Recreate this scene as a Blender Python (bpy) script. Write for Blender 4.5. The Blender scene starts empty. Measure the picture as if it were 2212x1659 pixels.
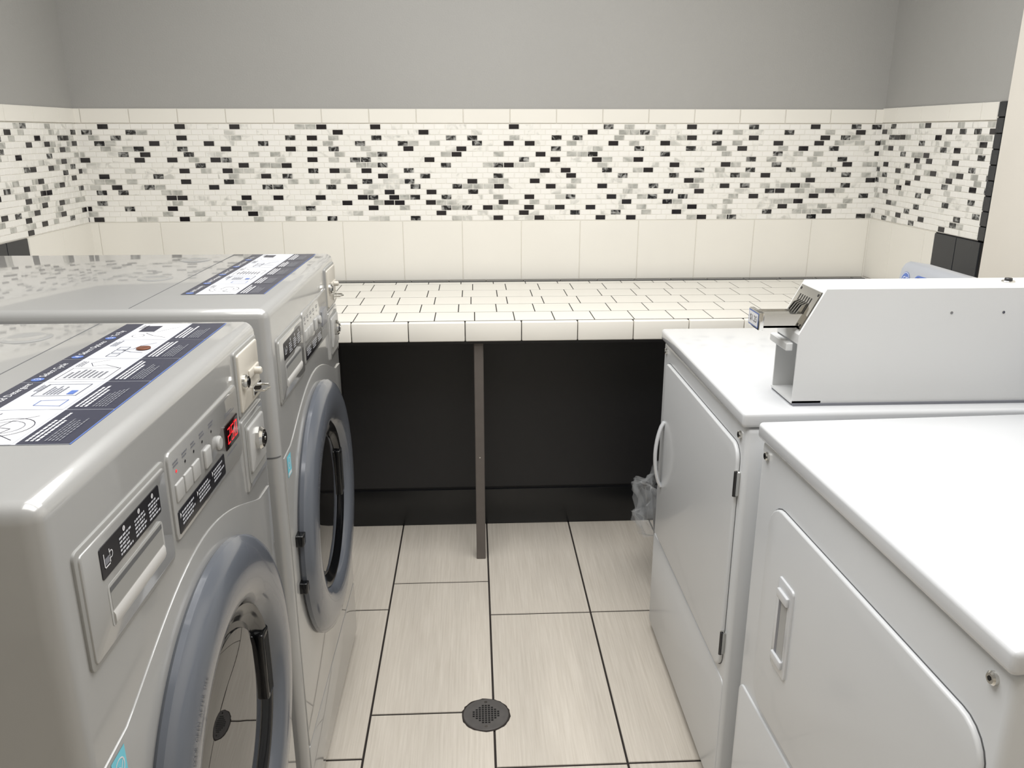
import bpy, bmesh, math, random
from mathutils import Matrix, Vector
random.seed(7)
S=bpy.context.scene
COL=bpy.context.collection
S.view_settings.view_transform='Standard'

# ---------------------------------------------------------------- materials
def lin(c):
    return tuple(((x/255)/12.92 if x/255<=0.04045 else (((x/255)+0.055)/1.055)**2.4) for x in c)+(1,)
MATS={}
def M(name,rgb,rough=.5,metal=0,spec=.5,bump=0,bscale=200,var=0,vscale=4,coat=0,emit=0,ior=None,alpha=1,vstretch=(1,1,1)):
    m=bpy.data.materials.new(name);m.use_nodes=True;nt=m.node_tree;b=nt.nodes["Principled BSDF"]
    b.inputs["Base Color"].default_value=lin(rgb)
    b.inputs["Roughness"].default_value=rough;b.inputs["Metallic"].default_value=metal
    b.inputs["Specular IOR Level"].default_value=spec
    b.inputs["Coat Weight"].default_value=coat;b.inputs["Coat Roughness"].default_value=.05
    b.inputs["Alpha"].default_value=alpha
    if ior: b.inputs["IOR"].default_value=ior
    if emit:
        b.inputs["Emission Color"].default_value=lin(rgb);b.inputs["Emission Strength"].default_value=emit
    tc=nt.nodes.new("ShaderNodeTexCoord")
    mp=nt.nodes.new("ShaderNodeMapping");mp.inputs["Scale"].default_value=vstretch
    nt.links.new(tc.outputs["Object"],mp.inputs[0])
    n=nt.nodes.new("ShaderNodeTexNoise");n.inputs["Scale"].default_value=vscale;n.inputs["Detail"].default_value=5
    nt.links.new(mp.outputs[0],n.inputs["Vector"])
    cr=nt.nodes.new("ShaderNodeMapRange");cr.inputs["To Min"].default_value=1-max(var,.01);cr.inputs["To Max"].default_value=1+max(var,.01)
    cr.inputs["From Min"].default_value=.3;cr.inputs["From Max"].default_value=.7
    nt.links.new(n.outputs["Fac"],cr.inputs["Value"])
    mx=nt.nodes.new("ShaderNodeVectorMath");mx.operation='SCALE';mx.inputs[0].default_value=lin(rgb)[:3]
    nt.links.new(cr.outputs[0],mx.inputs["Scale"]);nt.links.new(mx.outputs[0],b.inputs["Base Color"])
    if bump:
        n2=nt.nodes.new("ShaderNodeTexNoise");n2.inputs["Scale"].default_value=bscale
        nt.links.new(tc.outputs["Object"],n2.inputs["Vector"])
        bp=nt.nodes.new("ShaderNodeBump");bp.inputs["Strength"].default_value=bump;bp.inputs["Distance"].default_value=.002
        nt.links.new(n2.outputs["Fac"],bp.inputs["Height"]);nt.links.new(bp.outputs[0],b.inputs["Normal"])
    MATS[name]=m;return m
M("wall_paint",(163,162,159),.55,bump=.25,bscale=160,var=.02,vscale=2)
M("beige_paint",(236,231,222),.6,var=.02)
M("ceiling_paint",(228,228,226),.8)
M("cream_tile",(235,232,224),.14,var=.015,vscale=3,bump=.03,bscale=20)
M("grout_light",(214,210,201),.8)
M("grout_mosaic",(228,225,218),.8)
M("grout_dark",(22,19,18),.8)
M("grout_floor",(40,34,31),.9)
M("white_mosaic",(240,238,233),.15,var=.01)
M("black_glass",(34,31,34),.08)
M("black_tile",(44,46,50),.2,var=.05,vscale=20)
M("black_wall",(24,24,27),.45,bump=.1,bscale=90)
M("black_base",(17,18,20),.3)
M("silver_paint",(160,160,159),.28,metal=.1,var=.01,coat=.9)
M("grey_plastic",(146,146,144),.4,var=.01)
M("pale_plastic",(190,189,187),.4)
M("button_plastic",(172,172,171),.35)
M("beige_plastic",(196,191,181),.4)
M("blue_grey",(92,96,104),.2,coat=.4)
M("gasket_black",(14,15,17),.12)
M("door_glass",(16,15,15),.015,ior=1.85)
M("chrome",(215,214,210),.15,metal=1)
M("dark_metal",(70,70,72),.4,metal=.8)
M("drain_metal",(98,95,93),.5,metal=.4,var=.1,vscale=40)
M("hole_black",(5,5,5),.9)
M("label_black",(24,24,30),.3)
M("label_navy",(48,50,66),.3)
M("label_blue",(84,112,180),.3)
M("label_white",(226,227,231),.3)
M("label_pale",(200,203,211),.3)
M("label_grey",(120,122,130),.3)
M("seam_grey",(92,93,95),.6)
M("cyan_sticker",(110,200,220),.4)
M("red_led",(255,40,50),.5,emit=.8)
M("display_black",(26,8,10),.15)
M("dryer_white",(214,216,218),.3,var=.008,coat=.2)
M("dryer_lid",(210,212,215),.16,var=.008,coat=.4)
M("coinbox_white",(214,215,215),.35,var=.01)
M("shadow_gap",(40,40,42),.8)
M("post_brown",(100,94,90),.5,metal=.2,var=.05,vscale=30)
M("copper",(128,82,62),.4,metal=.6)
M("console_silver",(175,178,184),.3,metal=.2)
M("bin_dark",(38,38,40),.5)
def veined(name,a,b,scale,rough=.1,lo=.45,hi=.6,stretch=(1,1,1)):
    m=bpy.data.materials.new(name);m.use_nodes=True;nt=m.node_tree;p=nt.nodes["Principled BSDF"];p.inputs["Roughness"].default_value=rough
    tc=nt.nodes.new("ShaderNodeTexCoord");mp=nt.nodes.new("ShaderNodeMapping");mp.inputs["Scale"].default_value=stretch;mp.inputs["Rotation"].default_value=(.3,.6,.2)
    n=nt.nodes.new("ShaderNodeTexNoise");n.inputs["Scale"].default_value=scale;n.inputs["Detail"].default_value=3;n.inputs["Distortion"].default_value=1.5
    r=nt.nodes.new("ShaderNodeValToRGB");r.color_ramp.elements[0].position=lo;r.color_ramp.elements[1].position=hi
    r.color_ramp.elements[0].color=lin(a);r.color_ramp.elements[1].color=lin(b)
    nt.links.new(tc.outputs["Object"],mp.inputs[0]);nt.links.new(mp.outputs[0],n.inputs["Vector"]);nt.links.new(n.outputs["Fac"],r.inputs[0]);nt.links.new(r.outputs[0],p.inputs["Base Color"])
    MATS[name]=m
veined("veined_black",(30,30,32),(175,175,172),34,.08,.46,.7)
veined("veined_grey",(162,162,156),(204,203,197),20,.15,.35,.65)
veined("veined_white",(202,201,195),(238,236,230),12,.15,.35,.48)
m=bpy.data.materials.new("floor_tile");m.use_nodes=True;nt=m.node_tree;p=nt.nodes["Principled BSDF"];p.inputs["Roughness"].default_value=.28
tc=nt.nodes.new("ShaderNodeTexCoord");mp=nt.nodes.new("ShaderNodeMapping");mp.inputs["Scale"].default_value=(75,2.0,1)
n=nt.nodes.new("ShaderNodeTexNoise");n.inputs["Scale"].default_value=2.5;n.inputs["Detail"].default_value=8;n.inputs["Roughness"].default_value=.65
r=nt.nodes.new("ShaderNodeValToRGB");r.color_ramp.elements[0].position=.28;r.color_ramp.elements[1].position=.72
r.color_ramp.elements[0].color=lin((193,185,173));r.color_ramp.elements[1].color=lin((214,207,196))
n3=nt.nodes.new("ShaderNodeTexNoise");n3.inputs["Scale"].default_value=1.3;mp3=nt.nodes.new("ShaderNodeMapping");mp3.inputs["Scale"].default_value=(7,.7,1)
mr=nt.nodes.new("ShaderNodeMapRange");mr.inputs[1].default_value=.3;mr.inputs[2].default_value=.7;mr.inputs[3].default_value=.93;mr.inputs[4].default_value=1.05
vm=nt.nodes.new("ShaderNodeVectorMath");vm.operation='SCALE'
nt.links.new(tc.outputs["Object"],mp.inputs[0]);nt.links.new(mp.outputs[0],n.inputs["Vector"]);nt.links.new(n.outputs["Fac"],r.inputs[0])
nt.links.new(tc.outputs["Object"],mp3.inputs[0]);nt.links.new(mp3.outputs[0],n3.inputs["Vector"]);nt.links.new(n3.outputs["Fac"],mr.inputs[0])
nt.links.new(r.outputs[0],vm.inputs[0]);nt.links.new(mr.outputs[0],vm.inputs["Scale"]);nt.links.new(vm.outputs[0],p.inputs["Base Color"])
MATS["floor_tile"]=m
m=bpy.data.materials.new("plastic_film");m.use_nodes=True;p=m.node_tree.nodes["Principled BSDF"]
p.inputs["Base Color"].default_value=(.7,.72,.74,1);p.inputs["Roughness"].default_value=.12;p.inputs["Alpha"].default_value=.17;p.inputs["Specular IOR Level"].default_value=1
MATS["plastic_film"]=m

# ---------------------------------------------------------------- mesh builder
class MB:
    def __init__(s): s.v=[];s.f=[];s.m=[];s.names=[]
    def mi(s,n):
        if n not in s.names: s.names.append(n)
        return s.names.index(n)
    def add(s,vs,fs,mat):
        o=len(s.v);s.v+=[tuple(x) for x in vs];k=s.mi(mat)
        for f in fs: s.f.append(tuple(i+o for i in f));s.m.append(k)
        return s
    def bm(s,b,mat):
        b.verts.ensure_lookup_table()
        for i,v in enumerate(b.verts): v.index=i
        s.add([v.co.copy() for v in b.verts],[[v.index for v in f.verts] for f in b.faces],mat);b.free();return s
    def box(s,lo,hi,mat,r=0,seg=3,M4=None):
        b=bmesh.new();bmesh.ops.create_cube(b,size=1)
        for v in b.verts: v.co=Vector([lo[i]+(v.co[i]+.5)*(hi[i]-lo[i]) for i in range(3)])
        if r: bmesh.ops.bevel(b,geom=b.edges[:],offset=r,segments=seg,affect='EDGES',profile=.5)
        if M4: b.transform(M4)
        return s.bm(b,mat)
    def prism(s,pts,axis,a0,a1,mat,r=0,seg=2,M4=None):
        def P(p,a): return {'x':(a,p[0],p[1]),'y':(p[0],a,p[1]),'z':(p[0],p[1],a)}[axis]
        b=bmesh.new();A=[b.verts.new(P(p,a0)) for p in pts];B=[b.verts.new(P(p,a1)) for p in pts];n=len(pts)
        fa=b.faces.new(A[::-1]);fb=b.faces.new(B)
        for i in range(n): b.faces.new((A[i],A[(i+1)%n],B[(i+1)%n],B[i]))
        bmesh.ops.recalc_face_normals(b,faces=b.faces[:])
        if r: bmesh.ops.bevel(b,geom=list(fb.edges),offset=r,segments=seg,affect='EDGES',profile=.5)
        if M4: b.transform(M4)
        return s.bm(b,mat)
    def lathe(s,prof,c,axis,mat,n=64,jit=None):
        vs=[];fs=[]
        for j,(a,r) in enumerate(prof):
            for i in range(n):
                t=2*math.pi*i/n;rr=r;aa=a
                if jit: rr,aa=jit(j,i,r,a)
                u,w=rr*math.cos(t),rr*math.sin(t)
                vs.append({'x':(c[0]+aa,c[1]+u,c[2]+w),'z':(c[0]+u,c[1]+w,c[2]+aa),'y':(c[0]+u,c[1]+aa,c[2]+w)}[axis])
        for j in range(len(prof)-1):
            for i in range(n):
                k=(i+1)%n;fs.append((j*n+i,j*n+k,(j+1)*n+k,(j+1)*n+i))
        return s.add(vs,fs,mat)
    def cyl(s,c,r,a0,a1,axis,mat,n=32,bev=0):
        if bev: prof=[(a0,1e-5),(a0,r),(a1-bev,r),(a1,r-bev),(a1,1e-5)] if a1>a0 else [(a0,1e-5),(a0,r),(a1+bev,r),(a1,r-bev),(a1,1e-5)]
        else: prof=[(a0,1e-5),(a0,r),(a1,r),(a1,1e-5)]
        return s.lathe(prof,c,axis,mat,n)
    def tube(s,pts,r,mat,n=12,flat=1):
        pts=[Vector(p) for p in pts];vs=[];fs=[]
        for i,p in enumerate(pts):
            d=(pts[min(i+1,len(pts)-1)]-pts[max(i-1,0)]).normalized()
            up=Vector((0,1,0)) if abs(d.y)<.7 else Vector((0,0,1))
            a=d.cross(up).normalized();b=d.cross(a).normalized()
            for k in range(n):
                t=2*math.pi*k/n;vs.append(p+a*r*math.cos(t)*flat+b*r*math.sin(t))
        for i in range(len(pts)-1):
            for k in range(n):
                q=(k+1)%n;fs.append((i*n+k,i*n+q,(i+1)*n+q,(i+1)*n+k))
        fs.append(tuple(range(n))[::-1]);fs.append(tuple((len(pts)-1)*n+k for k in range(n)))
        return s.add(vs,fs,mat)
    def text(s,txt,size,T,mat,align='LEFT'):
        c=bpy.data.curves.new("tmp","FONT");c.body=txt;c.size=size;c.align_x=align;c.align_y='CENTER';c.resolution_u=2
        o=bpy.data.objects.new("tmp",c);COL.objects.link(o);bpy.context.view_layer.update()
        me=bpy.data.meshes.new_from_object(o.evaluated_get(bpy.context.evaluated_depsgraph_get()))
        s.add([T@v.co for v in me.vertices],[list(p.vertices) for p in me.polygons],mat)
        bpy.data.objects.remove(o);bpy.data.curves.remove(c);bpy.data.meshes.remove(me);return s
    def rect(s,T,u0,v0,u1,v1,mat,h=0):
        return s.add([T@Vector(p) for p in ((u0,v0,h),(u1,v0,h),(u1,v1,h),(u0,v1,h))],[(0,1,2,3)],mat)
    def disc(s,T,u,v,r,mat,h=0,n=24,r2=0,sy=1):
        if r2:
            vs=[T@Vector((u+q*math.cos(2*math.pi*i/n),v+sy*q*math.sin(2*math.pi*i/n),h)) for q in (r,r2) for i in range(n)]
            return s.add(vs,[(i,(i+1)%n,n+(i+1)%n,n+i) for i in range(n)],mat)
        return s.add([T@Vector((u+r*math.cos(2*math.pi*i/n),v+sy*r*math.sin(2*math.pi*i/n),h)) for i in range(n)],[tuple(range(n))],mat)
    def line(s,T,pts,w,mat,h=0):
        for a,b in zip(pts,pts[1:]):
            a=Vector((*a,h));b=Vector((*b,h));d=(b-a).normalized();q=Vector((-d.y,d.x,0))*w/2;d=d*w/2
            s.add([T@p for p in (a-d-q,b+d-q,b+d+q,a-d+q)],[(0,1,2,3)],mat)
        return s
    def tile(s,T,u0,v0,u1,v1,h,ch,mat,h0=0):
        vs=[(u0,v0,h0),(u1,v0,h0),(u1,v1,h0),(u0,v1,h0),(u0+ch,v0+ch,h),(u1-ch,v0+ch,h),(u1-ch,v1-ch,h),(u0+ch,v1-ch,h)]
        return s.add([T@Vector(p) for p in vs],[(4,5,6,7),(0,1,5,4),(1,2,6,5),(2,3,7,6),(3,0,4,7)],mat)
    def build(s,name,parent=None,smooth=35,loc=None,label=None,fixn=False):
        me=bpy.data.meshes.new(name);me.from_pydata(s.v,[],s.f)
        for n in s.names: me.materials.append(MATS[n])
        me.polygons.foreach_set("material_index",s.m)
        if fixn:
            b=bmesh.new();b.from_mesh(me);bmesh.ops.recalc_face_normals(b,faces=b.faces[:]);b.to_mesh(me);b.free()
        if smooth:
            me.polygons.foreach_set("use_smooth",[True]*len(me.polygons))
            try: me.set_sharp_from_angle(angle=math.radians(smooth))
            except Exception: me.polygons.foreach_set("use_smooth",[False]*len(me.polygons))
        me.update()
        o=bpy.data.objects.new(name,me);COL.objects.link(o)
        if parent: o.parent=parent
        if loc: o.location=loc
        if label: o["label"]=label
        return o
def root(name,loc,rz,label,cat,group=None):
    e=bpy.data.objects.new(name,None);e.empty_display_size=.1;COL.objects.link(e);e.location=loc;e.rotation_euler=(0,0,rz)
    e["label"]=label;e["category"]=cat
    if group:e["group"]=group
    return e
def frame(o,X,Y,N):
    X,Y,N=Vector(X),Vector(Y),Vector(N)
    m=Matrix.Identity(4)
    for i in range(3): m[i][0]=X[i];m[i][1]=Y[i];m[i][2]=N[i];m[i][3]=o[i]
    return m
def rrect(u0,v0,u1,v1,r,n=6):
    out=[]
    for cx,cy,a in ((u1-r,v0+r,-90),(u1-r,v1-r,0),(u0+r,v1-r,90),(u0+r,v0+r,180)):
        for i in range(n+1):
            t=math.radians(a+90*i/n);out.append((cx+r*math.cos(t),cy+r*math.sin(t)))
    return out

# ---------------------------------------------------------------- room
XL,XR,YB,YN,ZC=-1.492,1.615,3.275,-1.6,2.55
ZT,ZM1,ZM0,ZK=1.506,1.450,1.083,.848
def mosaic(mb,T,u0,u1,v0,v1,seed,rows=18,L=.0408):
    rnd=random.Random(seed);rh=(v1-v0)/rows
    mb.tile(T,u0,v0-.001,u1,v1+.001,.0036,.0005,"grout_mosaic",h0=.002)
    prev=set()
    for r in range(rows):
        off=(r%2)*L/2+rnd.uniform(-.0025,.0025)
        n0=int((u0-off)/L)-1;n1=int((u1-off)/L)+1
        cur=set();last=n0-2
        for i in range(n0,n1+1):
            a=off+i*L;b=a+L-.0022
            a=max(a,u0);b=min(b,u1)
            if b-a<.005: continue
            h2=2*i+(r%2)
            q=rnd.random()
            near=any((h2+d) in prev for d in (-1,0,1))
            gap=i-last
            pd=0 if (near and rnd.random()<.85) else (0.05 if gap<2 else (.11 if gap<4 else .36))
            if rnd.random()<pd:
                mt='black_glass' if q<.58 else 'veined_black';cur.add(h2);last=i
            elif q<.14: mt='veined_grey'
            elif q<.42: mt='veined_white'
            else: mt='white_mosaic'
            h=.0048+rnd.uniform(-.0004,.0004)
            j=rnd.uniform(-.0006,.0006)
            mb.tile(T,a,v0+r*rh+.0011+j,b,v0+(r+1)*rh-.0011+j,h,.0009,mt,h0=.0034)
        prev=cur
def tiles(mb,T,u0,u1,v0,v1,start,w,hh,mat,g=.0018,t=.006):
    v=v1
    while v>v0+.005:
        lo=max(v-hh,v0);u=start
        while u>u0: u-=w
        while u<u1:
            a=max(u,u0);b=min(u+w,u1)
            if b-a>.006: mb.tile(T,a+g/2,lo+g/2,b-g/2,v-g/2,t,.0012,mat,h0=.003)
            u+=w
        v=lo
def structure(o): o["kind"]="structure";return o

T=frame((0,YB,0),(1,0,0),(0,0,1),(0,-1,0))
mb=MB();mb.box((XL-.1,YB,0),(XR+.1,YB+.1,ZC),"wall_paint")
mb.tile(T,XL,0,XR,ZT-.001,.003,.001,"grout_light")
tiles(mb,T,XL,XR,ZM1+.002,ZT,-.749,.179,.06,"cream_tile",t=.007)
mosaic(mb,T,XL,XR,ZM0+.002,ZM1,3)
tiles(mb,T,XL,XR,.6,ZM0,-.044,.2355,.2355,"cream_tile",t=.0055)
structure(mb.build("wall_back",smooth=0))
T=frame((XL,0,0),(0,1,0),(0,0,1),(1,0,0))
mb=MB();mb.box((XL-.1,YN,0),(XL,YB,ZC),"wall_paint")
mb.tile(T,YN,0,YB,ZT-.001,.003,.001,"grout_light")
tiles(mb,T,1.2,YB,ZM1+.002,ZT,YB-.13,.179,.06,"cream_tile",t=.008)
mosaic(mb,T,1.2,YB,ZM0+.002,ZM1,5)
tiles(mb,T,2.80,YB,.6,ZM0,YB-.2355,.2355,.2355,"cream_tile",t=.007)
mb.tile(T,1.2,.3,2.80,ZM0,.0035,.001,"grout_dark")
tiles(mb,T,1.2,2.80,.3,ZM0,2.80,.13,.125,"black_tile",t=.007)
structure(mb.build("wall_left",smooth=0))
T=frame((XR,0,0),(0,-1,0),(0,0,1),(-1,0,0))
mb=MB();mb.box((XR,YN,0),(XR+.1,YB,ZC),"wall_paint")
mb.tile(T,-YB,0,-2.50,ZT-.001,.003,.001,"grout_light")
tiles(mb,T,-YB,-2.542,ZM1+.004,ZT+.004,-YB+.11,.179,.056,"cream_tile",t=.008)
mosaic(mb,T,-YB,-2.542,ZM0+.006,ZM1+.002,8)
tiles(mb,T,-YB,-2.785,.6,ZM0+.003,-YB+.19,.2355,.2355,"cream_tile",t=.007)
mb.tile(T,-2.785,.3,-2.50,ZM0+.006,.0035,.001,"grout_dark")
tiles(mb,T,-2.785,-2.515,.3,ZM0+.003,-2.785,.133,.125,"black_tile",t=.008)
mb.tile(T,-2.542,ZM0,-2.50,ZT+.004,.0035,.001,"grout_dark")
tiles(mb,T,-2.540,-2.502,ZM0+.006,ZT+.004,-2.540,.038,.047,"black_tile",t=.009)
structure(mb.build("wall_right",smooth=0))
mb=MB();mb.box((XR-.012,YN,0),(XR,2.498,ZC),"beige_paint",r=.004,seg=2)
structure(mb.build("trim_1"))
mb=MB();mb.box((XL-.1,YN-.1,0),(XR+.1,YN,ZC),"beige_paint");structure(mb.build("wall_front",smooth=0))
mb=MB();mb.box((XL-.1,YN-.1,ZC),(XR+.1,YB+.1,ZC+.08),"ceiling_paint");structure(mb.build("ceiling",smooth=0))
mb=MB();mb.box((XL-.1,YN-.1,-.08),(XR+.1,YB+.1,-.003),"grout_floor")
T=frame((0,0,-.003),(1,0,0),(0,1,0),(0,0,1))
W,L=.3135,.632
offs={-1:1.740,-2:1.588,0:1.545,1:1.546,2:1.75,-3:1.72}
for k in range(-6,7):
    u=.035+W*k
    if k>=0:u=.035+.311*k
    u2=u+(W if k<0 else .311)
    if u2<XL or u>XR: continue
    v=offs.get(k,1.6+.1*(k%3))
    while v>YN: v-=L
    while v<2.80:
        a,b=max(u,XL),min(u2,XR);c,d=max(v,YN),min(v+L,2.795)
        if b-a>.01 and d-c>.01: mb.tile(T,a+.0025,c+.0030,b-.0025,d-.0030,.003,.0006,"floor_tile",h0=.001)
        v+=L
structure(mb.build("floor",smooth=0))
mb=MB();mb.box((XL,2.797,0),(XR,YB-.008,.774),"black_wall")
mb.box((-.475,2.7935,.15),(.008,2.797,.772),"black_wall",r=.001,seg=1)
mb.box((.012,2.7935,.15),(.75,2.797,.772),"black_wall",r=.001,seg=1)
structure(mb.build("wall_under_counter",smooth=0))
mb=MB();mb.box((XL,2.785,0),(XR,2.797,.143),"black_base",r=.003,seg=2);structure(mb.build("baseboard_back"))

# ---------------------------------------------------------------- counter
CL,CR=XL+.012,XR-.016
c=root("counter",(0,2.5,0),0,"built-in folding counter of cream tiles with dark grout","counter")
T=frame((0,0,.844),(1,0,0),(0,1,0),(0,0,1))
mb=MB();mb.box((CL,.012,.80),(CR,.765,.8473),"grout_dark")
v=.022;row=0
while v<.715:
    v2=min(v+.131,.722)
    u=-1.6+(0 if row%2 else .064)+[0,.01,-.012,.02,-.006,.012][row%6]
    while u<XR:
        a,b=max(u,CL),min(u+.128,CR)
        if b-a>.01: mb.tile(T,a+.0014,v+.003,b-.0014,v2-.003,.004,.0004,"cream_tile",h0=.003)
        u+=.128
    v=v2;row+=1
mb.build("countertop",c,smooth=0)
mb=MB();u=.148-.1785*10
while u<XR:
    a,b=max(u,CL),min(u+.1785,CR)
    if b-a>.02: mb.box((a+.0012,-.004,.786),(b-.0012,.020,.848),"cream_tile",r=.0035,seg=3)
    u+=.1785
mb.build("tile_edging",c,label="cream bullnose edge tiles")
mb=MB();u=-1.45
while u<CR-.02:
    mb.box((u,.724,.844),(min(u+.148,CR),.763,.8495),"black_tile",r=.002,seg=1);u+=.15
mb.build("back_trim",c,label="dark tile strip along the wall")
mb=MB();mb.box((CL,.008,.776),(CR,.28,.8),"black_wall");mb.build("underside",c)
mb=MB();mb.box((-.004,.020,.0),(.027,.050,.776),"post_brown",r=.002,seg=1)
mb.cyl((.0115,.0205,.38),.0022,0,-.001,'y',"chrome",n=12)
mb.build("support_post",c,label="thin brown metal post")

# ---------------------------------------------------------------- drain
d=MB();d.cyl((0,0,0),.058,.0,.003,'z',"drain_metal",n=48,bev=.0015)
T=frame((0,0,.0032),(1,0,0),(0,1,0),(0,0,1))
for i in range(-4,5):
    for j in range(-4,5):
        if i*i+j*j<=17: d.rect(T,i*.0078-.0027,j*.0078-.0027,i*.0078+.0027,j*.0078+.0027,"hole_black")
for q in (-1,1): d.disc(T,0,q*.045,.004,"chrome",h=.0002)
d.lathe([(.0005,.0622),(.0012,.058)],(0,0,0),'z',"grout_floor",48,jit=lambda j,i,r,a:(r+(random.uniform(-.0015,.0015) if j==0 else 0),a))
o=d.build("floor_drain",loc=(.015,1.727,.0));o["label"]="round metal floor drain with a grid of square holes";o["category"]="floor drain"

# ---------------------------------------------------------------- washers
FX=lambda x=0:frame((x,0,0),(0,1,0),(0,0,1),(1,0,0))
def sevenseg(mb,T,s,u,v,h,mat):
    segs={'2':'abged','5':'afgcd','0':'abcdef'};w=h*.46;t=h*.085
    L={'a':((0,h),(w,h)),'b':((w,h),(w,h/2)),'c':((w,h/2),(w,0)),'d':((0,0),(w,0)),'e':((0,0),(0,h/2)),'f':((0,h/2),(0,h)),'g':((0,h/2),(w,h/2))}
    for ch in s:
        for k in segs[ch]:
            (a,b),(c_,d_)=L[k];mb.line(T,[(u+a+(b)*.1,v+b),(u+c_+d_*.1,v+d_)],t,mat)
        u+=w*1.75
def greek(mb,T,u0,u1,v,hh,n,mat,rnd):
    for i in range(n):
        y=v-i*hh;e=u1-(u1-u0)*rnd.uniform(0,.35);x=u0
        while x<e:
            w=rnd.uniform(.003,.008);mb.rect(T,x,y-hh*.27,min(x+w,e),y+hh*.27,mat);x+=w+.0014
def washer(y0,label,seed):
    rnd=random.Random(seed)
    Wd=.700;Hh=1.125;D=.87;hw=Wd/2
    R=root("washing_machine",(-.359,y0+hw,0),0,label,"washing machine","silver front-loading washers")
    mb=MB();mb.box((-D,-hw,.02),(0,hw,Hh),"silver_paint",r=.018,seg=5)
    mb.prism(rrect(-D-.0005,-hw-.0005,-.0002,hw+.0005,.018),'z',.846,.8490,"seam_grey")
    mb.box((-.093,-hw-.0006,.06),(-.0905,hw+.0006,.846),"shadow_gap")
    mb.box((-.0903,-hw-.0006,.8495),(-.0893,hw+.0006,1.10),"seam_grey")
    mb.box((-.243,-hw+.02,Hh-.002),(-.2412,hw-.02,Hh+.0003),"seam_grey")
    mb.build("cabinet",R)
    for sx in (-.08,-.8):
        for sy in (-.28,.28):
            mb=MB();mb.cyl((sx,sy,0),.022,0,.025,'z',"gasket_black",n=16);mb.build("foot",R)
    for k,(x,y) in enumerate(((-.31,-.02),(-.31,.24))):
        mb=MB();mb.lathe([(.0002,.036),(.0016,.031),(.0016,.025),(.0005,.018),(.0003,1e-5)],(x,y,Hh),'z',"silver_paint",40);mb.build("top_dimple",R,smooth=60)
    pts=[(-hw+.020,.19),(hw-.020,.19),(hw-.020,.838)]
    for i in range(25):
        t=i/24;y=.27-.54*t;pts.append((y,.842+.070*math.sin(math.pi*t)**1.1))
    pts.append((-hw+.020,.838))
    mb=MB();mb.prism(pts,'x',-.006,.0022,"silver_paint",r=.0018)
    mb.prism(rrect(-hw+.020,.03,hw-.020,.185,.008),'x',-.006,.0018,"silver_paint",r=.0015)
    mb.build("front_panel",R)
    C=(0,0,.590)
    mb=MB();mb.lathe([(.001,.284),(.007,.290),(.015,.290),(.024,.283),(.031,.268),(.035,.248),(.035,.228),(.032,.212),(.027,.202),(.020,.196),(.012,.191)],C,'x',"blue_grey",128)
    txt="LEAVE DOOR OPEN AFTER USE";a0=math.radians(152)
    for k,ch in enumerate(txt):
        a=a0-k*.021;rr=.246
        Tm=frame((.0360,rr*math.cos(a),C[2]+rr*math.sin(a)),(0,math.sin(a),-math.cos(a)),(0,math.cos(a),math.sin(a)),(1,0,0))
        if ch!=' ': mb.text(ch,.008,Tm,"seam_grey",'CENTER')
    door=mb.build("door",R,label="round blue-grey door ring with dark glass")
    mb=MB();mb.lathe([(.014,.194),(.017,.190),(.015,.180),(.009,.172),(.005,.165),(.006,.156),(.009,.153)],C,'x',"gasket_black",96);mb.build("gasket",door)
    mb=MB();mb.lathe([(.0088,.155),(.0105,.14),(.012,.10),(.0128,.05),(.013,1e-5)],C,'x',"door_glass",96);mb.build("glass",door,smooth=60)
    mb=MB();mb.box((.005,.150,.540),(.019,.184,.660),"gasket_black",r=.004);mb.box((.0185,.156,.55),(.0195,.178,.65),"hole_black");mb.build("handle",door,label="black recessed grip")
    for z in (.65,.545):
        mb=MB();mb.box((.0,-.302,z-.012),(.018,-.276,z+.012),"gasket_black",r=.003);mb.build("hinge",door)
    mb=MB();mb.prism(rrect(-.316,.937,-.096,1.062,.008),'x',-.004,.0030,"grey_plastic",r=.0015)
    mb.prism(rrect(-.310,.943,-.102,1.056,.006),'x',.0025,.0048,"silver_paint",r=.0015)
    dr=mb.build("detergent_drawer",R)
    mb=MB();mb.prism(rrect(-.276,1.012,-.126,1.045,.003),'x',.0046,.0056,"label_black",r=.0004)
    T=FX(.0059)@Matrix.Translation((.015,0,0))
    mb.line(T,[(-.284,1.036),(-.284,1.022),(-.272,1.022),(-.272,1.036)],.0014,"label_white");mb.disc(T,-.269,1.03,.004,"label_white",r2=.003);mb.rect(T,-.2825,1.024,-.2735,1.031,"label_grey")
    for k,u in enumerate((-.243,-.205,-.168)):
        mb.disc(T,u+.007,1.040,.0028,"label_white");mb.text(str(k+1),.005,T@Matrix.Translation((u+.007,1.040,.0002)),"label_black",'CENTER')
        greek(mb,T,u-.006,u+.024,1.034,.0042,5,"label_pale",rnd)
    mb.build("instruction_label",dr,smooth=0,label="black label with white lettering")
    mb=MB();mb.prism(rrect(-.270,.957,-.128,1.003,.006),'x',.0046,.0052,"button_plastic")
    mb.add([(.0054,-.266,.999),(.0054,-.132,.999),(.0054,-.132,.975),(.0054,-.266,.975)],[(0,3,2,1)],"grey_plastic")
    mb.add([(.0056,-.266,.9995),(.0056,-.132,.9995),(.0056,-.132,.994),(.0056,-.266,.994)],[(0,3,2,1)],"seam_grey")
    mb.prism([(.0049,.957),(.0070,.962),(.0070,.970),(.0049,.974)],'y',-.266,-.132,"pale_plastic")
    mb.build("drawer_pull",dr)
    mb=MB();mb.prism(rrect(-.084,.95,.200,1.062,.01),'x',-.004,.0028,"silver_paint",r=.0015)
    mb.prism(rrect(-.076,.956,.111,.986,.003),'x',.0023,.0036,"label_black",r=.0004)
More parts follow.
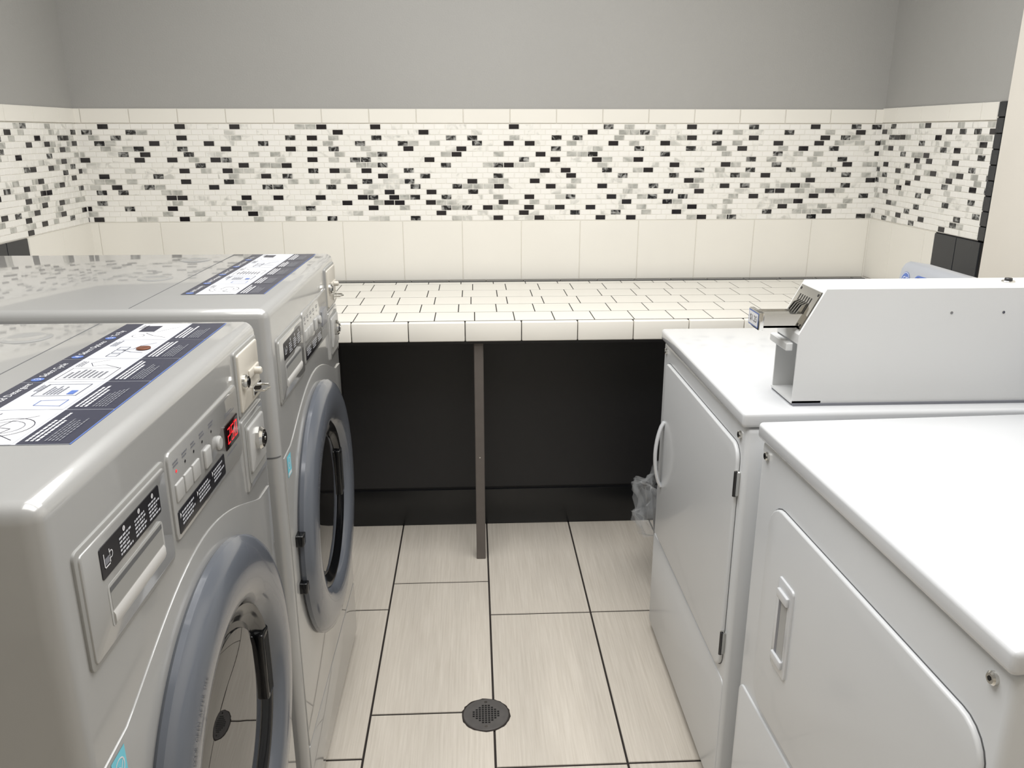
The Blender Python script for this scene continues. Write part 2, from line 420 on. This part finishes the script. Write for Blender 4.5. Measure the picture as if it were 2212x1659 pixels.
    if seed==1: mb.prism(rrect(.123,.983,.188,1.020,.003),'x',.0023,.0040,"display_black",r=.0004)
    else: mb.prism(rrect(.123,.983,.188,1.020,.003),'x',.0023,.0040,"label_grey",r=.0004)
    cp=mb.build("control_panel",R)
    T=FX(.0039);mb=MB()
    for u in (-.071,-.009,.053): 
        greek(mb,T,u+.006,u+.052,.980,.0048,4,"label_pale",rnd);mb.add([T@Vector(p) for p in ((u,.975,0),(u+.004,.979,0),(u,.983,0))],[(0,1,2)],"label_white")
    T=FX(.0032)
    for u in (-.072,-.041,-.009,.024,.062): greek(mb,T,u,u+.02,1.046,.004,2,"label_grey",rnd);mb.disc(FX(.0033),u+.008,1.034,.002,"red_led" if u<-.06 and seed==1 else "label_black")
    greek(mb,T,.126,.179,.975,.004,1,"label_grey",rnd);greek(mb,T,.131,.182,1.034,.0035,2,"label_grey",rnd)
    mb.build("lettering",cp,smooth=0)
    if seed==1:
        mb=MB();sevenseg(mb,FX(.0044),"250",.134,.991,.021,"red_led");mb.build("display_digits",cp,smooth=0,label="red digits reading 250")
    for u in (-.074,-.044,-.014):
        mb=MB();mb.box((.001,u,.997),(.0050,u+.026,1.020),"button_plastic",r=.0015);mb.build("button",cp)
    mb=MB();mb.box((.001,.031,.995),(.0065,.055,1.022),"button_plastic",r=.0025);mb.build("button",cp)
    mb=MB();mb.cyl((.0,.094,1.008),.010,.002,.007,'x',"button_plastic",bev=.002);mb.build("start_button",cp)
    mb=MB();mb.prism(rrect(.205,1.003,.330,1.106,.006),'x',-.02,.003,"grey_plastic",r=.002)
    mb.prism(rrect(.212,1.009,.323,1.100,.004),'x',.002,.006,"beige_plastic",r=.002)
    ca=mb.build("coin_acceptor",R,label="beige coin plate")
    mb=MB();mb.cyl((0,.229,1.055),.012,.005,.014,'x',"chrome",bev=.003);mb.cyl((0,.229,1.055),.006,.013,.0155,'x',"gasket_black");mb.build("lock",ca)
    mb=MB();mb.box((.005,.258,1.050),(.009,.314,1.064),"beige_plastic",r=.002);mb.cyl((0,.286,1.057),.006,.008,.020,'x',"beige_plastic",bev=.002);mb.build("knob",ca)
    mb=MB();mb.box((.005,.270,1.018),(.009,.316,1.034),"chrome",r=.001,seg=1);mb.tube([(.008,.274,1.026),(.023,.277,1.026),(.028,.293,1.026),(.023,.309,1.026),(.008,.312,1.026)],.002,"chrome",8);mb.build("coin_slide",ca)
    mb=MB();mb.prism(rrect(.210,.878,.330,.997,.006),'x',-.004,.0030,"silver_paint",r=.002)
    mb.prism(rrect(.220,.889,.320,.987,.005),'x',.0028,.0042,"grey_plastic")
    mb.prism(rrect(.226,.905,.314,.98,.005),'x',.004,.008,"button_plastic",r=.002)
    cb=mb.build("coin_vault",R)
    mb=MB();mb.cyl((0,.270,.948),.019,.007,.018,'x',"chrome",n=8,bev=.004);mb.cyl((0,.270,.948),.010,.0175,.020,'x',"gasket_black");mb.cyl((0,.270,.948),.003,.0195,.021,'x',"chrome",n=10);mb.build("lock",cb)
    mb=MB();T=FX(.0028)@Matrix.Translation((-.302,.812,0))
    mb.rect(T,-.012,-.02,.018,.022,"cyan_sticker");mb.rect(T,-.01,-.018,.016,-.012,"label_white",h=.0002)
    mb.disc(T,.003,.005,.011,"label_white",h=.0002,r2=.0095);mb.line(T,[(-.006,.0),(.0,.008),(.006,.002),(.011,.01)],.0014,"label_white",h=.0002)
    mb.build("energy_sticker",R,smooth=0,label="small cyan sticker")
    T=frame((-.04,0,Hh+.0006),(0,1,0),(-1,0,0),(0,0,1))
    u0,u1=-.208,.322;mb=MB();mb.rect(T,u0,.0,u1,.155,"label_pale")
    mb.rect(T,u0,-.0016,u1,0,"label_blue")
    heads=["Add Laundry","Add Detergent","Select Cycle","Select Options","To Pay"];n=5;cw=(u1-u0)/n
    for k in range(n):
        a=u0+k*cw;b=a+cw;h=.0003
        mb.rect(T,a+.0008,.128,b-.0008,.155,"label_navy",h=h)
        mb.rect(T,a+.0008,.0,b-.0008,.052,"label_navy",h=h)
        mb.rect(T,a+.0008,.056,b-.0008,.124,"label_white" if k%2==0 else "label_pale",h=h)
        Tt=T@Matrix.Translation((0,0,.0007))
        mb.disc(T,a+.011,.141,.0075,"label_blue",h=h*2);mb.text(str(k+1),.012,Tt@Matrix.Translation((a+.011,.1405,.0003)),"label_white",'CENTER')
        mb.text(heads[k],.0125,Tt@Matrix.Translation((a+.022,.141,0)),"label_white")
        greek(mb,Tt,a+.008,b-.01,.045,.0050,3,"label_white",rnd);greek(mb,Tt,a+.008,b-.03,.027,.0034,5,"label_grey",rnd)
        greek(mb,Tt,a+.068,b-.004,.121,.0032,3,"label_grey",rnd)
        g="label_navy";w=.0009
        if k==0:
            mb.disc(Tt,a+.05,.088,.028,g,r2=.027);mb.disc(Tt,a+.05,.088,.019,"label_grey",r2=.018);mb.line(Tt,[(a+.012,.062),(a+.03,.085),(a+.045,.08),(a+.05,.095),(a+.07,.09),(a+.085,.07)],w,g)
        elif k==1:
            mb.line(Tt,[(a+.05,.065),(a+.05,.115),(a+.095,.115),(a+.095,.065),(a+.05,.065)],w,g);mb.line(Tt,[(a+.012,.065),(a+.015,.095),(a+.032,.095),(a+.034,.065),(a+.012,.065)],w,"label_blue");mb.rect(Tt,a+.055,.07,a+.07,.078,"label_blue");greek(mb,Tt,a+.055,a+.09,.104,.004,5,"label_grey",rnd)
        elif k==2:
            mb.line(Tt,[(a+.01,.06),(a+.01,.12),(a+.06,.12),(a+.06,.06),(a+.01,.06)],w,g);mb.line(Tt,[(a+.06,.062),(a+.075,.085),(a+.07,.1),(a+.085,.108),(a+.1,.09)],w,g);greek(mb,Tt,a+.016,a+.055,.112,.006,8,"label_grey",rnd)
        elif k==3:
            for q in range(3): mb.line(Tt,[(a+.012+q*.018,.09),(a+.012+q*.018,.104),(a+.026+q*.018,.104),(a+.026+q*.018,.09),(a+.012+q*.018,.09)],w,g)
            mb.line(Tt,[(a+.03,.062),(a+.035,.08),(a+.045,.094),(a+.052,.082),(a+.07,.078),(a+.085,.062)],w,g)
        else:
            mb.rect(Tt,a+.05,.092,a+.088,.116,g);mb.line(Tt,[(a+.012,.062),(a+.025,.085),(a+.04,.1),(a+.05,.085),(a+.065,.075),(a+.08,.062)],w,g)
            mb.disc(Tt,a+.024,.106,.009,g,r2=.0082)
    mb.build("instruction_sheet",R,smooth=0,label="navy and white printed instruction sticker")
    return R
washer(.620,"silver front-loading washer with a penny on its instruction sheet",1)
washer(1.398,"silver front-loading washer next to the tiled folding counter",2)
mb=MB();mb.cyl((0,0,0),.0097,0,.0016,'z',"copper",bev=.0003)
o=mb.build("coin",loc=(-.467,1.131,1.1268));o["label"]="copper penny lying on the washer's instruction sheet";o["category"]="coin"

# ---------------------------------------------------------------- dryers
def dryer(loc,rz,label,kind):
    Wd=.69;hw=Wd/2;D=.745;Hh=.917
    R=root("dryer",loc,rz,label,"dryer","white dryers")
    mb=MB();mb.box((-D,-hw+.003,.02),(-.004,hw-.003,.884),"dryer_white",r=.010,seg=4);mb.build("cabinet",R)
    for sx in (-.08,-.68):
        for sy in (-.28,.28):
            mb=MB();mb.cyl((sx,sy,0),.02,0,.025,'z',"gasket_black",n=16);mb.build("foot",R)
    mb=MB();mb.box((-D,-hw,.886),(.006,hw,Hh),"dryer_lid",r=.008,seg=4);mb.build("lid",R,label="glossy white top")
    for sy in (-1,1):
        mb=MB();mb.cyl((0,sy*.312,.862),.008,-.006,.002,'x',"chrome",n=16,bev=.002);mb.cyl((0,sy*.312,.862),.003,.0015,.0026,'x',"gasket_black",n=6);mb.build("screw",R)
    if kind==0:
        mb=MB();mb.prism(rrect(-.335,.03,.335,.318,.012),'x',-.006,-.002,"dryer_white",r=.002);mb.build("lower_panel",R)
        mb=MB();mb.prism(rrect(-.2965,.3335,.3215,.8415,.034),'x',-.0045,-.0032,"seam_grey")
        mb.prism(rrect(-.295,.335,.320,.840,.034),'x',-.0045,.004,"dryer_white",r=.004,seg=4)
        door=mb.build("door",R)
        mb=MB();pts=[]
        for i in range(15):
            t=i/14;pts.append((.005+.019*math.sin(math.pi*t)**.7,-.262,.495+.185*t))
        mb.tube(pts,.009,"dryer_lid",14,flat=.55);mb.build("handle",door,label="curved white pull handle")
        for z in (.765,.405):
            mb=MB();mb.box((-.004,.317,z-.026),(.006,.330,z+.026),"chrome",r=.002,seg=1);mb.cyl((.005,.327,z-.026),.0035,0,.052,'z',"dark_metal",n=12);mb.build("hinge",door)
    else:
        mb=MB();mb.prism(rrect(-.332,.03,.332,.372,.02),'x',-.006,.0,"dryer_white",r=.003,seg=3);mb.build("lower_panel",R)
        mb=MB();mb.prism(rrect(-.2685,.3885,.3265,.7985,.05),'x',-.0045,-.0032,"seam_grey")
        mb.prism(rrect(-.267,.390,.325,.797,.05),'x',-.0045,.003,"dryer_white",r=.004,seg=4);door=mb.build("door",R)
        mb=MB();mb.prism(rrect(-.196,.515,-.136,.69,.008),'x',.002,.007,"dryer_lid",r=.003)
        mb.prism(rrect(-.182,.54,-.150,.665,.005),'x',.0065,.0074,"button_plastic")
        mb.prism(rrect(-.182,.54,-.173,.665,.003),'x',.0072,.0076,"label_grey")
        mb.box((.006,-.186,.655),(.012,-.146,.672),"dryer_lid",r=.002);mb.box((.006,-.186,.532),(.012,-.146,.548),"dryer_lid",r=.002)
        mb.build("handle",door,label="white recessed pull")
    prof=[(-.60,Hh-.004),(-.604,.94),(-.624,1.075),(-.632,1.088),(-.645,1.094),(-.70,1.085),(-.735,1.05),(-.745,Hh-.004)]
    mb=MB();mb.prism(prof,'y',-.333,.333,"console_silver",r=.004)
    con=mb.build("console",R,label="silver rear control console",fixn=True)
    a=Vector((-.604,0,.94));b=Vector((-.624,0,1.075));up=(b-a).normalized();nn=Vector((up.z,0,-up.x))
    T=frame(a+nn*.0012,(0,1,0),up,nn);mb=MB()
    mb.add([T@Vector((*p,0)) for p in rrect(-.262,.03,.26,.132,.02)],[tuple(range(28))],"label_blue")
    mb.add([T@Vector((*p,.0005)) for p in rrect(-.257,.035,.255,.127,.016)],[tuple(range(28))],"label_navy")
    mb.disc(T,-.302,.112,.0205,"label_blue");mb.disc(T,-.302,.112,.019,"label_white",h=.0004,r2=.0175)
    mb.text("GE",.021,T@Matrix.Translation((-.302,.112,.0006)),"label_white",'CENTER')
    for k in range(3): mb.disc(T,-.15+k*.13,.075,.022,"label_pale",h=.0008,r2=.02);greek(mb,T@Matrix.Translation((0,0,.0009)),-.19+k*.13,-.11+k*.13,.118,.005,1,"label_white",random)
    mb.build("control_sticker",con,smooth=0)
    for k in range(3):
        Tk=T@Matrix.Translation((-.15+k*.13,.075,0));n=20;mb=MB()
        mb.add([Tk@Vector((.015*q*math.cos(2*math.pi*i/n),.015*q*math.sin(2*math.pi*i/n),h)) for q,h in ((1,0),(.9,.018)) for i in range(n)],[(i,(i+1)%n,n+(i+1)%n,n+i) for i in range(n)]+[tuple(range(n,2*n))],"pale_plastic")
        mb.build("dial",con)
    return R,Hh
DR,Hh=dryer((.506,1.754,0),math.pi,"white dryer with a coin box on top beside the counter",0)
z0=Hh;y0,y1=.198,.306
mb=MB();mb.box((-.64,y0-.003,z0),(-.10,y1+.004,z0+.005),"label_grey")
z0+=.005
mb.prism([(-.099,1.038),(-.099,1.056),(-.143,1.142),(-.64,1.142),(-.64,z0),(-.155,z0),(-.155,1.038)],'y',y0,y1,"coinbox_white",r=0)
for a,b in ((y0,y0+.003),(y1-.003,y1)):
    mb.box((-.155,a,z0),(-.099,b,1.038),"coinbox_white")
mb.box((-.155,y0,z0),(-.097,y1,z0+.004),"coinbox_white")
mb.box((-.099,y0,1.020),(-.085,y1-.02,1.036),"coinbox_white",r=.002,seg=1)
meter=mb.build("coin_meter",DR,label="white sheet-metal coin box",smooth=25)
for x in (-.385,-.485):
    mb=MB();mb.cyl((x,y1,1.096),.0028,0,.001,'y',"chrome",n=12);mb.build("rivet",meter)
mb=MB();mb.cyl((-.525,.245,1.142),.012,0,.003,'z',"chrome",bev=.001);mb.cyl((-.525,.245,1.145),.007,0,.005,'z',"dark_metal",bev=.001);mb.build("lock",meter)
a=Vector((-.099,0,1.056));b=Vector((-.143,0,1.142));up=(b-a).normalized();nn=Vector((up.z,0,-up.x))
T=frame(a+nn*.001,(0,1,0),up,nn);mb=MB();mb.tile(T,.205,.008,.300,.088,.0015,.001,"chrome")
for k in range(6): mb.rect(T,.222+k*.0105,.03,.226+k*.0105,.07,"gasket_black",h=.0018)
for q in (.212,.293):
    for w_ in (.016,.080): mb.disc(T,q,w_,.0028,"dark_metal",h=.002)
for k in range(5):
    y=.2285+k*.0105
    vs=[T@Vector(p) for p in ((y,.012,.001),(y,.06,.001),(y,.05,.009),(y,.02,.013),(y+.003,.012,.001),(y+.003,.06,.001),(y+.003,.05,.009),(y+.003,.02,.013))]
    mb.add(vs,[(0,1,2,3),(7,6,5,4),(0,3,7,4),(3,2,6,7),(2,1,5,6)],"chrome")
mb.build("slot_plate",meter,smooth=0,label="slotted chrome plate")
mb=MB();zb=1.066;yo=.012
mb.box((-.15,.225+yo,zb),(-.036,.275+yo,zb+.004),"chrome");mb.box((-.15,.225+yo,zb),(-.036,.229+yo,zb+.026),"chrome");mb.box((-.15,.271+yo,zb),(-.036,.275+yo,zb+.026),"chrome")
mb.box((-.15,.229+yo,zb+.018),(-.04,.271+yo,zb+.024),"chrome",r=.001,seg=1)
mb.box((-.036,.220+yo,zb-.004),(-.026,.280+yo,zb+.030),"chrome",r=.002,seg=2)
sl=mb.build("coin_slide",meter,label="chrome coin slide priced $1.25",smooth=25)
T=FX(-.0255);mb=MB();T=T@Matrix.Translation((yo,zb-1.082,0));mb.rect(T,.223,1.081,.277,1.110,"label_blue");mb.rect(T,.2255,1.0835,.2745,1.1075,"label_white",h=.0003)
mb.text("$1.25",.017,T@Matrix.Translation((.25,1.0955,.0006)),"label_navy",'CENTER');mb.build("price_tag",sl,smooth=0)

dryer((.532,1.020,0),math.pi+math.radians(2.3),"white dryer with a recessed door pull beside another dryer",1)

# ---------------------------------------------------------------- bin and bag
R=root("trash_bin",(.705,2.36,0),0,"small dark waste bin with a clear crumpled plastic liner","trash bin")
mb=MB();mb.lathe([(.0,1e-5),(.0,.115),(.30,.140),(.312,.145),(.312,.138),(.02,.108),(.02,1e-5)],(0,0,0),'z',"bin_dark",48);mb.build("bin_body",R)
rb=random.Random(4);ph=[rb.uniform(0,6.28) for _ in range(8)]
def jit(j,i,r,a):
    t=2*math.pi*i/140
    k=.3+.7*min(1,j/3)
    d=.013*math.sin(5*t+ph[0]+j*.9)+.010*math.sin(11*t+ph[1]-j*1.3)+.006*math.sin(23*t+ph[2]+j*2.0)
    return r+d*k*(1.1 if j>2 else .4),a+(.016*math.sin(7*t+ph[3]+j)+.006*math.sin(17*t+ph[4]+j*2))*k
mb=MB();mb.lathe([(.28,.128),(.31,.138),(.335,.146),(.35,.160),(.345,.172),(.325,.182),(.305,.192),(.285,.190),(.265,.200),(.245,.198),(.225,.190),(.205,.176),(.19,.162),(.205,.152)],(0,0,0),'z',"plastic_film",140,jit=jit)
mb.build("plastic_liner",R,smooth=60,label="clear crumpled plastic bag")

# ---------------------------------------------------------------- camera / light
cam=bpy.data.cameras.new("camera");co=bpy.data.objects.new("camera",cam);COL.objects.link(co);S.camera=co
co.location=(0,0,1.417);co.rotation_euler=(math.radians(90-17.195),0,math.radians(-2.697))
cam.sensor_width=36;cam.lens=1752/2212*36;cam.clip_start=.02
def area(loc,sx,sy,e,col=(1,.993,.98)):
    l=bpy.data.lights.new("ceiling_lamp","AREA");l.shape='RECTANGLE';l.size=sx;l.size_y=sy;l.energy=e;l.color=col
    o=bpy.data.objects.new("ceiling_lamp",l);COL.objects.link(o);o.location=loc;return o
area((.1,1.75,2.53),1.8,1.2,43)
area((.1,.60,2.53),1.6,.8,27)
w=bpy.data.worlds.new("world");S.world=w;w.use_nodes=True;w.node_tree.nodes["Background"].inputs[0].default_value=(.9,.95,1,1);w.node_tree.nodes["Background"].inputs[1].default_value=.3
